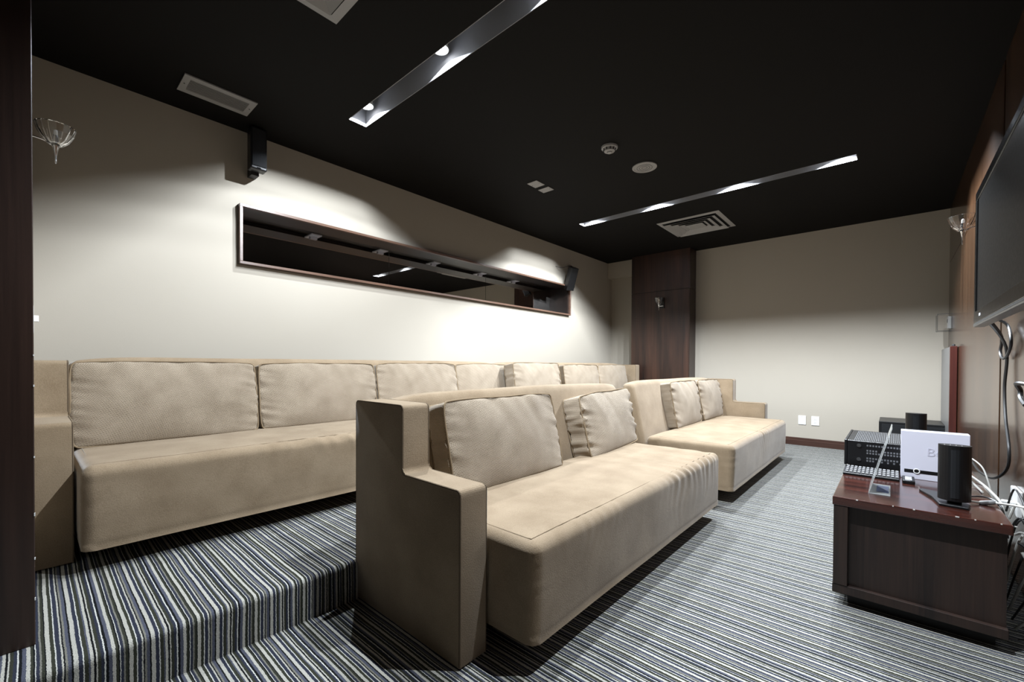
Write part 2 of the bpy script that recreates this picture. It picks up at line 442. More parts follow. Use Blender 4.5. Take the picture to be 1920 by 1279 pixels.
# ------------------------------------------------------------------ ceiling slots with spotlights
for si, (x0, x1) in enumerate(SLOTS):
    cx = (x0+x1)/2
    lab = ['near recessed ceiling light slot with bright round spotlights above the front sofa arm',
           'far recessed ceiling light slot in front of the square vent and pillar'][si]
    t = thing('recessed_slot_light', (cx, (SLOT_Y0+SLOT_Y1)/2, ZC), lab, 'ceiling light')
    bm = bmesh.new(); ly0, ly1 = SLOT_Y0-(SLOT_Y0+SLOT_Y1)/2, SLOT_Y1-(SLOT_Y0+SLOT_Y1)/2; hw = (x1-x0)/2
    H = .15; th = .004
    add_box(bm, -hw, -hw+th, ly0, ly1, 0, H); add_box(bm, hw-th, hw, ly0, ly1, 0, H)
    add_box(bm, -hw+th, hw-th, ly0, ly0+th, 0, H); add_box(bm, -hw+th, hw-th, ly1-th, ly1, 0, H)
    add_box(bm, -hw, hw, ly0, ly1, H, H+th)
    obj('housing', bm, M_slot, t)
    for li, yy in enumerate(SLOT_Y):
        ly = yy-(SLOT_Y0+SLOT_Y1)/2
        bm = bmesh.new(); add_lathe(bm, [(.0, .138), (.030, .138), (.046, .085), (.047, .072), (.043, .072), (.040, .082), (.0, .084)], 28, (0, ly, 0))
        lamp = obj('spotlight', bm, M_white, t, smooth=True)
        bm = bmesh.new(); add_lathe(bm, [(0, .0785), (.041, .0785), (.041, .0755), (0, .0755)], 28, (0, ly, 0))
        obj('lens', bm, M_lamp, lamp)
        ld = bpy.data.lights.new('spot_lamp', 'SPOT'); ld.energy = SPOT_W[si][li]; ld.color = SPOT_COL
        ld.spot_size = R(SPOT_ANGLE); ld.spot_blend = .06; ld.shadow_soft_size = .013
        lo = bpy.data.objects.new('spot_lamp', ld); link(lo, t); lo.location = (0, ly, .043)

# ------------------------------------------------------------------ ceiling fittings
def ring(bm, x0, x1, y0, y1, wdt, zo, zi, th=.003):
    """sloping square ring: outer edge at zo, inner edge at zi"""
    o = [(x0,y0),(x1,y0),(x1,y1),(x0,y1)]; i = [(x0+wdt,y0+wdt),(x1-wdt,y0+wdt),(x1-wdt,y1-wdt),(x0+wdt,y1-wdt)]
    O = [bm.verts.new((*p, zo)) for p in o]; I = [bm.verts.new((*p, zi)) for p in i]
    O2 = [bm.verts.new((*p, zo+th)) for p in o]; I2 = [bm.verts.new((*p, zi+th)) for p in i]
    for k in range(4):
        j = (k+1) % 4
        bm.faces.new((O[k], O[j], I[j], I[k])); bm.faces.new((O2[k], I2[k], I2[j], O2[j]))
        bm.faces.new((O[k], O2[k], O2[j], O[j])); bm.faces.new((I[k], I[j], I2[j], I2[k]))
def square_vent(cx, cy, sx, sy, label):
    t = thing('ceiling_vent', (cx, cy, ZC), label, 'vent')
    bm = box(-sx/2+.02, sx/2-.02, -sy/2+.02, sy/2-.02, -.0025, -.0005); obj('backing', bm, M_ventdark, t)
    bm = bmesh.new(); ring(bm, -sx/2, sx/2, -sy/2, sy/2, .045, -.004, -.010, .003); obj('frame', bm, M_vent, t)
    for k, (ins, wd) in enumerate(((.060, .050), (.130, .050), (.200, .040))):
        bm = bmesh.new(); ring(bm, -sx/2+ins, sx/2-ins, -sy/2+ins, sy/2-ins, wd, -.030+.004*k, -.006, .003)
        obj('louver', bm, M_vent, t)
    obj('core', box(-sx/2+.25, sx/2-.25, -sy/2+.25, sy/2-.25, -.022, -.017, bevel=.001, seg=1), M_vent, t)
square_vent(5.275, 1.765, .68, .69, 'square stepped ceiling vent just beyond the far light slot, before the pillar')
square_vent(.665, 1.725, .69, .69, 'square ceiling vent cut off by the top edge of the photo')
t = thing('linear_vent', (.79, 3.18, ZC), 'long slatted grey ceiling grille close to the back wall above the mirror', 'vent')
obj('backing', box(-.165, .165, -.075, .075, -.0025, -.0005), M_ventdark, t)
bm = bmesh.new()
add_box(bm, -.19, .19, -.105, -.065, -.008, -.001); add_box(bm, -.19, .19, .065, .105, -.008, -.001)
add_box(bm, -.19, -.155, -.065, .065, -.008, -.001); add_box(bm, .155, .19, -.065, .065, -.008, -.001)
obj('frame', bm, M_vent, t)
for k in range(8):
    y = -.056+k*.016
    obj('slat', add_prism(bmesh.new(), [(y-.002, -.004), (y-.001, -.0085), (y+.0025, -.0085), (y+.0015, -.004)], 'x', -.155, .155), M_vent, t)
for s in (-1, 1): obj('screw', add_lathe(bmesh.new(), [(0, -.0095), (.004, -.0095), (.004, -.008), (0, -.008)], 10, (s*.173, 0, 0)), M_ventdark, t)
t = thing('smoke_detector', (2.965, 1.645, ZC), 'small round white smoke detector on the black ceiling between the slots', 'smoke detector')
obj('base', add_lathe(bmesh.new(), [(0, 0), (.062, 0), (.062, -.012), (.056, -.018), (0, -.018)], 32), M_vent, t, True)
obj('sensor_cap', add_lathe(bmesh.new(), [(.045, -.018), (.040, -.036), (.020, -.042), (.018, -.048), (0, -.048)], 32), M_vent, t, True)
bm = bmesh.new()
for k in range(10):
    a = 2*pi*k/10; add_tube(bm, [(.048*cos(a), .048*sin(a), -.017), (.043*cos(a), .043*sin(a), -.034)], .0035, 5)
obj('fin', bm, M_ventdark, t)
t = thing('ceiling_speaker', (3.455, 1.585, ZC), 'flat round grey ceiling speaker beside the smoke detector', 'speaker')
obj('rim', add_lathe(bmesh.new(), [(.082, -.002), (.100, -.002), (.100, -.009), (.086, -.012), (.082, -.009)], 40, closed=True), M_vent, t, True)
obj('grille', add_lathe(bmesh.new(), [(0, -.001), (.082, -.001), (.082, -.008), (.06, -.010), (0, -.010)], 40), M_vent, t, True)
bm = bmesh.new()
for r_ in (.022, .042, .062): add_tube(bm, [(r_*cos(2*pi*k/28), r_*sin(2*pi*k/28), -.0105) for k in range(28)], .0014, 4, closed=True)
obj('ring', bm, M_ventdark, t)
t = thing('ceiling_plate', (3.123, 2.492, ZC), 'larger square white cover plate on the ceiling, left of its smaller neighbour', 'plate')
obj('cover', box(-.062, .062, -.056, .056, -.006, -.0005, bevel=.002), M_vent, t)
for s in (-1, 1): obj('screw', add_lathe(bmesh.new(), [(0, -.0075), (.003, -.0075), (.003, -.006), (0, -.006)], 8, (0, s*.04, 0)), M_ventdark, t)
t = thing('ceiling_plate', (3.285, 2.498, ZC), 'smaller oblong white cover plate on the ceiling, right of the larger plate', 'plate')
obj('cover', box(-.045, .045, -.062, .062, -.006, -.0005, bevel=.002), M_vent, t)
for s in (-1, 1): obj('screw', add_lathe(bmesh.new(), [(0, -.0075), (.003, -.0075), (.003, -.006), (0, -.006)], 8, (0, s*.045, 0)), M_ventdark, t)

# ------------------------------------------------------------------ long recessed mirror in the back wall
GY = 3.83
t = thing('wall_mirror', ((NX0+NX1)/2, YB, NZ0), 'long narrow wood-framed mirror set deep in the back wall above the rear sofas', 'mirror')
mx_ = (NX0+NX1)/2
def L3(x0, x1, y0, y1, z0, z1): return (x0-mx_, x1-mx_, y0-YB, y1-YB, z0-NZ0, z1-NZ0)
FT = .020; FY = 3.486
obj('frame_rail', box(*L3(NX0, NX1, FY, FY+.03, NZ1-FT, NZ1), bevel=.0015, seg=1), M_frame, t)
obj('frame_rail', box(*L3(NX0, NX1, FY, FY+.03, NZ0, NZ0+FT), bevel=.0015, seg=1), M_frame, t)
obj('frame_stile', box(*L3(NX0, NX0+FT, FY, FY+.03, NZ0+FT, NZ1-FT), bevel=.0015, seg=1), M_frame, t)
obj('frame_stile', box(*L3(NX1-FT, NX1, FY, FY+.03, NZ0+FT, NZ1-FT), bevel=.0015, seg=1), M_frame, t)
bm = bmesh.new()
add_box(bm, *L3(NX0, NX1, FY+.03, 3.72, NZ1-FT+.001, NZ1)); add_box(bm, *L3(NX0, NX1, 3.72, GY+.02, NZ1+.012, NZ1+.03))
add_box(bm, *L3(NX0, NX1, 3.72, 3.725, NZ1, NZ1+.012))
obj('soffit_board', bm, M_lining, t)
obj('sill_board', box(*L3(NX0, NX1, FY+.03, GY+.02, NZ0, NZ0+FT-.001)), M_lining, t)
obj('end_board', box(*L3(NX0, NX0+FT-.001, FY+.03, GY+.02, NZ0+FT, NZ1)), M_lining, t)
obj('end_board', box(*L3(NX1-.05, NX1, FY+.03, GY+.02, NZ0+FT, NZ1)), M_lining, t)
px = [NX0+FT, 2.42, 3.80, NX1-.05]
for i in range(3): obj('mirror_pane', box(*L3(px[i]+.002, px[i+1]-.002, GY, GY+.006, NZ0+FT, NZ1+.012), bevel=.001, seg=1), M_mirror, t)
for x in (1.66, 2.32, 2.98, 3.70, 4.32):
    bm = bmesh.new(); add_box(bm, *L3(x-.045, x+.045, 3.755, GY-.001, NZ1-.028, NZ1-.018)); add_box(bm, *L3(x-.03, x+.03, 3.815, GY-.001, NZ1-.050, NZ1-.028))
    obj('pane_clip', bm, M_silver, t)

# ------------------------------------------------------------------ sofas
def seat_mesh(L, D, H, seed, folds):
    """folds: list of (x centre, half width, strength) where the cover gathers near the front edge"""
    def disp(p, n):
        q = p.copy()
        top = max(0, n.z); front = max(0, -n.y)
        q.z += .010*(1-(2*p.x/L)**4)*(1-(2*p.y/D)**2)*top
        q.z += .006*nz((p.x*2.2, p.y*3, 0), 1, seed)*top
        q.y -= .006*nz((p.x*2.5, 0, p.z*4), 1, seed+3)*front
        # bottom of the front pulls in a little
        lo = max(0, .5-(p.z+H/2)/H)
        q.y += .012*lo*front
        for c, hw_, a in folds:
            w_ = math.exp(-((p.x-c)/hw_)**2)
            slant = p.x + .22*(p.y+D/2) + .12*nz((p.x*3, p.y*4, p.z*5), 1, seed+5)
            wv = nz((slant*26, p.z*3.0, p.y*2.0), 1, seed) + (.35+.3*nz((p.x*6, 4, 0), 1, seed))*sin(slant*80+3*nz((p.x*9, 0, 0), 1, seed))
            edge = math.exp(-max(0, (p.y+D/2))/.16)*top + math.exp(-max(0, (H/2-p.z))/.085)*front
            q += n*(1.7*a*w_*wv*edge)
            # stretch lines running over the seat top
            q.z += .5*a*w_*top*sin((p.x+.45*(p.y+D/2))*70)*math.exp(-abs(p.y+D*.1)/.2)
        # square lower edge
        zz = (-H/2+.03)-p.z
        if zz > 0:
            hb = Vector((L/2-.03, D/2-.03)); iv = Vector((max(-hb.x, min(hb.x, p.x)), max(-hb.y, min(hb.y, p.y))))
            dv = Vector((p.x, p.y))-iv
            if dv.length > 1e-5:
                e_ = dv.normalized()*.028
                q.x += (iv.x+e_.x-p.x); q.y += (iv.y+e_.y-p.y)
        # corner gathers at the left front
        cdist = math.hypot(p.x+L/2, p.y+D/2)
        q += n*(.007*math.exp(-cdist/.05)*nz((0, 0, p.z*60), 1, seed+9)*max(0, min(1, (p.z+H*.25)/.1)))
        return q
    return soft_box((L, D, H), .042, .014, disp)
def sofa(x0, x1, yf, z0, arm, label, seed, folds):
    """yf = y of the seat front; arm 'l' or 'r'; x0..x1 span of the seat"""
    t = thing('sofa', ((x0+x1)/2, yf+.44, z0), label, 'sofa', None)
    cx, cy = (x0+x1)/2, yf+.44
    lx0, lx1 = x0-cx, x1-cx; ly = yf-cy
    # seat
    L, D, H = x1-x0, .66, .335
    s = obj('seat', seat_mesh(L, D, H, seed, folds), M_suede, t, True); s.location = (0, ly+D/2, .092+H/2)
    pts = []
    for k in range(61):
        x = -L/2+.036+(L-.072)*k/60; pts.append((x, -D/2+.044+.002*nz((x*6, 0, 0), 1, seed), H/2+.0010+.010*(1-(2*x/L)**4)*(1-(2*(-D/2+.03)/D)**2)+.005*nz((x*2.2, -D*3/2, 0), 1, seed)))
    path = [(-L/2+.036, D/2-.10, H/2-.001)] + [(-L/2+.036, y_, H/2-.001) for y_ in (0, -D/4, -D/2+.06)] + pts + [(L/2-.036, -D/2+.06, H/2-.001), (L/2-.036, D/2-.1, H/2-.001)]
    obj('seat_seam', add_tube(bmesh.new(), path, .0016, 5), M_suede, s)
    # backrest, sloping front
    yb = .435; b0 = lx0 - (0 if arm == 'l' else -.0); b1 = lx1
    if arm == 'l': b1 = lx1+.05
    else: b0 = lx0-.0
    bm = bmesh.new()
    prof = [(yb, .05), (yb, .845), (yb-.02, .862), (yb-.09, .862), (yb-.115, .84), (yb-.19, .58), (yb-.225, .42), (yb-.235, .05)]
    def bdisp(p, n):
        # p in a unit box; shear its front to the sloping profile
        q = p.copy(); f = (p.z+.40)/.80
        thick = .245-.150*max(0, min(1, f))**1.3
        v = (p.y+.1)/.2
        q.y = yb - thick*(1-v)
        endd = min(p.x+(b1-b0)/2, (b1-b0)/2-p.x)
        q.z = p.z+.462-.028*math.exp(-max(0, endd)/.10)*max(0, f)+.006*nz((p.x*1.6, 0, 0), 1, seed)*max(0, n.z)
        return q
    bm = soft_box((b1-b0, .2, .81), .040, .04, bdisp)
    o = obj('backrest', bm, M_suede, t, True); o.location = ((b0+b1)/2, 0, 0)
    # plinth
    obj('base', box(lx0+.10, lx1-.10, -.15, .36, 0, .10), M_wood, t)
    # arm: L-shaped end panel with welts
    ax0, ax1 = (lx0-.132, lx0-.008) if arm == 'l' else (lx1+.008, lx1+.132)
    ay0, ay1, ay2 = -.235, .09, .435        # front, step, back
    h1, h2 = .588, .846
    c = .020
    prof = [(ay0, .004), (ay2, .004), (ay2, h2), (ay1, h2), (ay1, h1), (ay0, h1)]
    rp_ = []
    for i, p in enumerate(prof):
        P, A, B = Vector(p), Vector(prof[i-1]), Vector(prof[(i+1) % len(prof)])
        if i < 2: rp_.append(P); continue
        a_ = P+(A-P).normalized()*.022; b_ = P+(B-P).normalized()*.022
        for k in range(6):
            tt = k/5; rp_.append(a_*(1-tt)**2 + P*2*tt*(1-tt) + b_*tt**2)
    bm = add_prism(bmesh.new(), rp_, 'x', ax0, ax1, bevel=.005, seg=2)
    bmesh.ops.triangulate(bm, faces=[f for f in bm.faces if len(f.verts) > 4])
    a = obj('arm', bm, M_suede, t, True)
    for xx, m_ in ((ax0+.003, M_darkseam), (ax1-.003, M_darkseam)):
        e = .0025; rp = []
        corner = [(ay0+e, .01), (ay0+e, h1-e), (ay1+e, h1-e), (ay1+e, h2-e), (ay2-e, h2-e), (ay2-e, .01)]
        for i, p in enumerate(corner):
            if 0 < i < 5:
                P, A, B = Vector(p), Vector(corner[i-1]), Vector(corner[i+1])
                a_ = P+(A-P).normalized()*.018; b_ = P+(B-P).normalized()*.018
                for k in range(5):
                    tt = k/4; rp.append(a_*(1-tt)**2 + P*2*tt*(1-tt) + b_*tt**2)
            else: rp.append(Vector(p))
        fine = []
        for A, B in zip(rp, rp[1:]):
            n_ = max(1, int((B-A).length/.03))
            for k in range(n_): fine.append(A.lerp(B, k/n_))
        fine.append(rp[-1])
        bm = add_tube(bmesh.new(), [(xx, p[0], p[1]) for p in fine], .0036, 6)
        obj('welt', bm, m_, a)
    return t
sofa(1.055, 3.005, .838, 0, 'l', 'nearest tan suede sofa in the front row, its stepped arm facing the camera', 1, [(.72, .33, .0045), (.30, .20, .003), (-.6, .3, .001)])
sofa(3.325, 5.35, .838, 0, 'r', 'tan suede sofa at the far end of the front row, stepped arm near the wall', 2, [(.0, .16, .003)])
sofa(.125, 3.15, 2.33, PZ, 'l', 'tan suede sofa on the raised platform behind the left dark pillar', 3, [(-.55, .30, .0030), (-.1, .35, .0025)])
sofa(3.215, 5.98, 2.33, PZ, 'r', 'tan suede sofa on the raised platform in the back corner beside the far pillar', 4, [(.0, .3, .003)])

def cushion(x, yf, z, wd, h, th, lean, label, group, seed, yaw=0, ruffle=.5, roll=0, puff=.036):
    """bottom centre of the cushion's front face at (x, yf, z)"""
    a = wd/2; c = h/2; b = th/2
    def warp(p, n=None, pip=False):
        q = p.copy()
        ex, ez = abs(p.x)/a, abs(p.z)/c
        s = 1 if p.y > 0 else -1
        if n is not None:
            f = abs(n.y)
            q.y += s*f*puff*(max(0, 1-ex**2.6))**.8*(max(0, 1-ez**2.6))**.8
            # creases running in from the two side seams
            side = math.exp(-(a-abs(p.x))/.055)
            cr = nz((p.x*5, s*2, p.z*34+p.x*8), 1, seed)
            q.y += s*f*.026*ruffle*side*cr*(1-ez**6)
            q.y += s*f*.010*nz((p.x*5, s, p.z*5), 1, seed+2)
            # soft long folds from the top edge
            tp = math.exp(-(c-p.z)/.10)
            q.y += s*f*.012*tp*nz(((p.x+.5*p.z)*15, s, 1.3), 1, seed+4)
            # ruffled border on the sides
            sx_ = 1 if p.x > 0 else -1
            q.x += sx_*abs(n.x)*.010*ruffle*nz((1.1*sx_, p.y*6, p.z*36), 1, seed+6)
            q.x += sx_*abs(n.x)*.006*(1-ez**2)
        q.z += .007*nz((p.x*4.2, p.y*2, 0), 1, seed+8)*(1 if p.z > 0 else .25)
        q.x += .006*nz((0, p.y*3, p.z*5), 1, seed+9)*ex
        # corners pulled in slightly
        pull = (ex*ez)**5
        q.x -= math.copysign(.010*pull, p.x); q.z -= math.copysign(.008*pull, p.z)
        return q
    bm = soft_box((wd, th, h), .013, .0125, lambda p, n: warp(p, n), zones=3)
    bmesh.ops.translate(bm, verts=bm.verts, vec=(0, b, c))
    o = obj('cushion', bm, M_weave, None, True); tag(o, label, 'cushion', group)
    o.location = (x, yf, z); o.rotation_euler = (R(-lean), R(roll), R(yaw))
    for s in (-1, 1):
        pts = []; r0 = .020
        cor = [(a-r0, c-r0, 0), (-a+r0, c-r0, 90), (-a+r0, -c+r0, 180), (a-r0, -c+r0, 270)]
        loop = []
        for cx, cz, an in cor:
            for k in range(5):
                t_ = R(an+90*k/4); loop.append(Vector((cx+r0*cos(t_), 0, cz+r0*sin(t_))))
        fine = []
        for i, A in enumerate(loop):
            B = loop[(i+1) % len(loop)]; n_ = max(1, int((B-A).length/.02))
            for k in range(n_): fine.append(A.lerp(B, k/n_))
        for p in fine:
            p.y = s*(b-.001); q = warp(p)
            q.y += .002*nz((p.x*20, 0, p.z*20), 1, seed+s)
            pts.append(q+Vector((0, b, c)))
        obj('piping', add_tube(bmesh.new(), pts, .0042, 6, closed=True), M_piping, o, True)
    return o
G1, G2, G3 = 'cushions on the nearest front sofa', 'cushions on the far front sofa', 'cushions on the raised rear sofas'
cushion(1.605, 1.385, .425, .80, .425, .12, 13, 'big boxy woven cushion right next to the nearest stepped arm, front sofa', G1, 11, yaw=0, ruffle=.6)
cushion(2.665, 1.40, .425, .73, .405, .125, 13, 'crumpled woven cushion with ruffled side at the open end of the nearest sofa', G1, 12, yaw=3, ruffle=1.25, roll=-2)
cushion(4.25, 1.455, .425, .76, .43, .12, 10, 'woven cushion with a dark side panel, left one on the far front sofa', G2, 13, yaw=2, ruffle=1.2)
cushion(5.01, 1.46, .425, .73, .43, .12, 10, 'woven cushion beside the far stepped arm, right one on the far front sofa', G2, 14, yaw=1, ruffle=1.2)
rz = PZ+.425
cushion(.525, 2.885, rz, .80, .425, .12, 10, 'leftmost rear cushion, widest in view, beside the arm by the dark pillar', G3, 21, ruffle=.7)
cushion(1.345, 2.90, rz, .80, .422, .12, 10, 'second rear cushion from the left, behind the nearest sofa arm', G3, 22, ruffle=.9)
cushion(2.165, 2.90, rz, .80, .425, .12, 10, 'third rear cushion from the left, above the middle of the nearest sofa back', G3, 23, ruffle=.7)
cushion(2.985, 2.925, rz, .80, .422, .12, 10, 'fourth rear cushion from the left, half hidden by the cushion leaning over it', G3, 24, ruffle=.4)
cushion(3.56, 2.74, rz, .78, .440, .12, 10, 'rear cushion standing forward of the row and overlapping its left neighbour', G3, 25, yaw=0, ruffle=1.4)
cushion(4.64, 2.885, rz, .80, .425, .13, 10, 'rear cushion right of the gap, dark side panel showing', G3, 26, ruffle=.7)
cushion(5.45, 2.885, rz, .79, .425, .13, 10, 'rightmost rear cushion in the corner, tight against its neighbour', G3, 27, ruffle=.4)

# ------------------------------------------------------------------ wall sconces
def sconce(loc, rotz, label, size=.92):
    t = thing('wall_sconce', loc, label, 'wall lamp', 'glass bowl wall sconces', rotz); t.scale = (size,)*3
    obj('backplate', box(0, .022, -.042, .042, -.085, .085, bevel=.002), M_blackmat, t)
    obj('trim_strip', box(.0215, .0235, -.042, .042, -.052, -.046), M_chrome, t)
    obj('arm', add_tube(bmesh.new(), [(.022, 0, -.012), (.06, 0, -.014), (.112, 0, -.026)], .004, 10), M_chrome, t, True)
    bm = bmesh.new(); s = 16
    outer = [(.012, -.036), (.030, -.030), (.052, -.006), (.070, .030), (.081, .068)]
    inner = [(.073, .068), (.061, .032), (.043, .000), (.022, -.018), (.008, -.022)]
    add_lathe(bm, outer+inner, s, (.118, 0, 0), closed=True)
    obj('glass_bowl', bm, M_glass, t)
    bm = add_lathe(bmesh.new(), [(0, .022), (.012, .020), (.014, -.005), (.017, -.034), (.012, -.045), (.006, -.075), (.0035, -.095), (.0045, -.110), (.003, -.128), (0, -.130)], 16, (.118, 0, 0))
    obj('stem', bm, M_chrome, t, True)
    obj('bulb', add_lathe(bmesh.new(), [(0, .052), (.007, .048), (.008, .030), (.006, .022), (0, .022)], 12, (.118, 0, 0)), M_white, t, True)
    return t
sconce((XL+.001, 2.62, 1.93), 0, 'glass bowl wall sconce on the left wall, next to the near dark pillar', .78)
sconce((PX, 2.57, 1.925), pi, 'glass bowl wall sconce on the face of the far dark pillar')
sconce((4.03, YS, 1.915), pi/2, 'glass bowl wall sconce on the screen wall, just beyond the television')

# ------------------------------------------------------------------ wall speakers
t = thing('wall_speaker', (1.085, YB, 2.52), 'slim black wall speaker hung near the ceiling left of the mirror', 'speaker', 'black speakers on the back wall')
obj('cabinet', box(-.055, .05, -.165, -.085, -.145, .15, bevel=.008), M_black, t)
obj('grille', box(-.048, .043, -.170, -.164, -.125, .14, bevel=.004), M_cloth, t)
obj('bracket', box(-.028, .022, -.088, 0, -.165, -.11, bevel=.003), M_blackmat, t)
obj('badge', box(-.012, .012, -.172, -.169, -.134, -.129), M_chrome, t)
t = thing('wall_speaker', (5.24, YB, 2.28), 'black wall speaker tilted downward over the right end of the mirror', 'speaker', 'black speakers on the back wall')
bm = box(-.06, .06, -.045, .045, -.16, .16, bevel=.008)
rot = Matrix.Rotation(R(-22), 4, 'Z') @ Matrix.Rotation(R(24), 4, 'X')
c = obj('cabinet', bm, M_black, t); c.matrix_local = Matrix.Translation((-.17, -.135, -.065)) @ rot
g = obj('grille', box(-.052, .052, -.050, -.044, -.15, .15, bevel=.003), M_cloth, t); g.matrix_local = c.matrix_local
obj('bracket', add_tube(bmesh.new(), [(0, 0, -.02), (-.04, -.05, -.01), (-.12, -.08, -.03)], .014, 8), M_blackmat, t)
obj('speaker_wire', add_tube(bmesh.new(), smooth_path([(-.36, 0, .10), (-.30, -.06, .08), (-.22, -.14, .11), (-.16, -.17, .09), (-.14, -.16, .06)]), .003, 6), M_cable_b, t)

# ------------------------------------------------------------------ switches and outlets
t = thing('light_switch', (XL, 3.0, 1.20), 'white wall switch plate peeking out behind the left dark pillar', 'switch')
obj('plate', box(0, .03, -.04, .04, -.065, .065, bevel=.003), M_white, t)
obj('rocker', box(.03, .046, -.018, .018, -.010, .018, bevel=.002), M_white, t)
for i, (yc, lab) in enumerate(((.848, 'blank white wall plate low on the far wall, left of the outlet'), (.710, 'white duplex outlet low on the far wall, right of the blank plate'))):
    t = thing('wall_outlet', (XF, yc, .32), lab, 'outlet')
    obj('plate', box(-.008, 0, -.040, .040, -.056, .056, bevel=.002), M_white, t)
    if i == 1:
        for z in (-.02, .02):
            s_ = obj('socket', box(-.011, -.007, -.017, .017, z-.014, z+.014, bevel=.002), M_white, t)
            for y in (-.006, .006): obj('slot', box(-.0116, -.0108, y-.0012, y+.0012, z-.002, z+.007), M_blackmat, s_)
    else:
        for z in (-.042, .042): obj('screw', box(-.0095, -.0078, -.003, .003, z-.003, z+.003), M_vent, t)
t = thing('thermostat', (6.20, YS, 1.45), 'white thermostat under a clear box on the screen wall beside the corner', 'thermostat')
obj('body', box(-.05, .05, 0, .028, -.062, .062, bevel=.004), M_white, t)
obj('display', box(-.03, .03, .028, .030, .0, .035), M_grey, t)
bm = bmesh.new(); w_, d_, h_ = .085, .105, .085; e = .003
add_box(bm, -w_, w_, d_-e, d_, -h_, h_); add_box(bm, -w_, -w_+e, 0, d_-e, -h_, h_); add_box(bm, w_-e, w_, 0, d_-e, -h_, h_)
add_box(bm, -w_+e, w_-e, 0, d_-e, -h_, -h_+e); add_box(bm, -w_+e, w_-e, 0, d_-e, h_-e, h_)
obj('cover_box', bm, M_glass, t)
bm = bmesh.new()
for z in (-h_, h_):
    add_tube(bm, [(-w_, 0, z), (-w_, d_, z), (w_, d_, z), (w_, 0, z)], .0018, 5)
for x in (-w_, w_): add_tube(bm, [(x, d_, -h_), (x, d_, h_)], .0018, 5)
obj('cover_edge', bm, M_grey, t)

# leaning board by the corner
t = thing('leaning_board', (6.0, YS+.004, 0), 'tall grey board with a red-brown edge standing against the screen wall near the corner', 'board')
obj('panel', box(-.42, .46, .002, .046, 0, 1.185, bevel=.002, seg=1), plain('grey_laminate', (.15, .15, .15), .35), t)
obj('edge_strip', box(-.45, -.42, .0, .048, 0, 1.19, bevel=.003), M_redwood, t)
obj('knob', add_lathe(bmesh.new(), [(0, 0), (.010, .002), (.012, .012), (.006, .020), (0, .021)], 12, (-.435, .024, 1.188)), M_blackmat, t, True)

# ------------------------------------------------------------------ television
TX0, TX1, TZ0, TZ1, TY = 1.93, 3.13, 1.198, 1.862, -.30
t = thing('television', ((TX0+TX1)/2, YS, (TZ0+TZ1)/2), 'large black flat television mounted on the wooden screen wall', 'television')
hx, hz = (TX1-TX0)/2, (TZ1-TZ0)/2; y1 = TY-YS
obj('back_cover', add_prism(bmesh.new(), [(-hx+.02, .10), (hx-.02, .10), (hx-.14, .065), (-hx+.14, .065)], 'z', -hz+.03, hz-.03, bevel=.004), M_blackmat, t)
bm = bmesh.new(); B_ = .042; BB = .075
add_box(bm, -hx, hx, .10, y1, hz-B_, hz, bevel=.004); add_box(bm, -hx, hx, .10, y1, -hz+.018, -hz+BB, bevel=.003)
add_box(bm, -hx, -hx+B_, .10, y1, -hz+BB, hz-B_, bevel=.003); add_box(bm, hx-B_, hx, .10, y1, -hz+BB, hz-B_, bevel=.003)
obj('bezel', bm, M_screen, t)
obj('bottom_strip', box(-hx, hx, .098, y1+.002, -hz, -hz+.018, bevel=.006), M_grey, t)
obj('screen', box(-hx+B_-.002, hx-B_+.002, .102, y1-.006, -hz+BB-.002, hz-B_+.002), plain('lcd_surface', (.007, .0065, .006), .3, spec=.15), t)
obj('badge', box(hx-.215, hx-.175, y1-.001, y1+.001, -hz+.042, -hz+.054), M_silver, t)
bm = bmesh.new(); add_box(bm, -.16, .16, 0, .02, -.14, .14); add_box(bm, -.03, .03, .02, .07, -.1, .1); add_box(bm, .20, .24, .0, .066, -.22, .22)
obj('wall_mount', bm, M_blackmat, t)

# ------------------------------------------------------------------ media console and what stands on it
CX0, CX1, CY0, CY1, CZ = 2.24, 3.78, -.317, .183, .455
t = thing('media_console', ((CX0+CX1)/2, (CY0+CY1)/2, 0), 'low dark wood media console with glossy red-brown top under the television', 'cabinet')
hx, hy = (CX1-CX0)/2, (CY1-CY0)/2
obj('top', box(-hx, hx, -hy, hy, CZ-.036, CZ, bevel=.003), M_console, t)
obj('plinth', box(-hx+.06, hx-.06, -hy+.03, hy-.05, 0, .052), M_blackmat, t)
obj('bottom_board', box(-hx+.004, hx-.004, -hy+.006, hy-.002, .052, .088, bevel=.002), M_console_side, t)
for s in (-1, 1):
    obj('side_panel', box(s*(hx-.035)-.011, s*(hx-.035)+.011, -hy+.01, hy-.05, .088, CZ-.036), M_console_side, t)
    obj('stile', box(s*(hx-.028)-.026, s*(hx-.028)+.026, hy-.052, hy-.004, .088, CZ-.036, bevel=.0015, seg=1), M_console_side, t)
obj('back_panel', box(-hx+.046, hx-.046, -hy+.01, -hy+.02, .088, CZ-.036), M_console_side, t)
for k in range(3):
    a0 = -hx+.056+k*(2*hx-.112)/3; a1 = a0+(2*hx-.112)/3-.004
    obj('door', box(a0, a1, hy-.022, hy-.006, .090, CZ-.038, bevel=.0015, seg=1), M_console_side, t)
chip = bmesh.new()
for y, s in ((.17, .003), (.06, .002), (.0, .003), (-.115, .005), (-.16, .002), (-.222, .002), (-.255, .003)):
    add_box(chip, -hx-.0008, -hx+.002, y-s-.067+.067, y+s, CZ-.003, CZ+.0005)
obj('edge_chip', chip, M_cable_w, t)

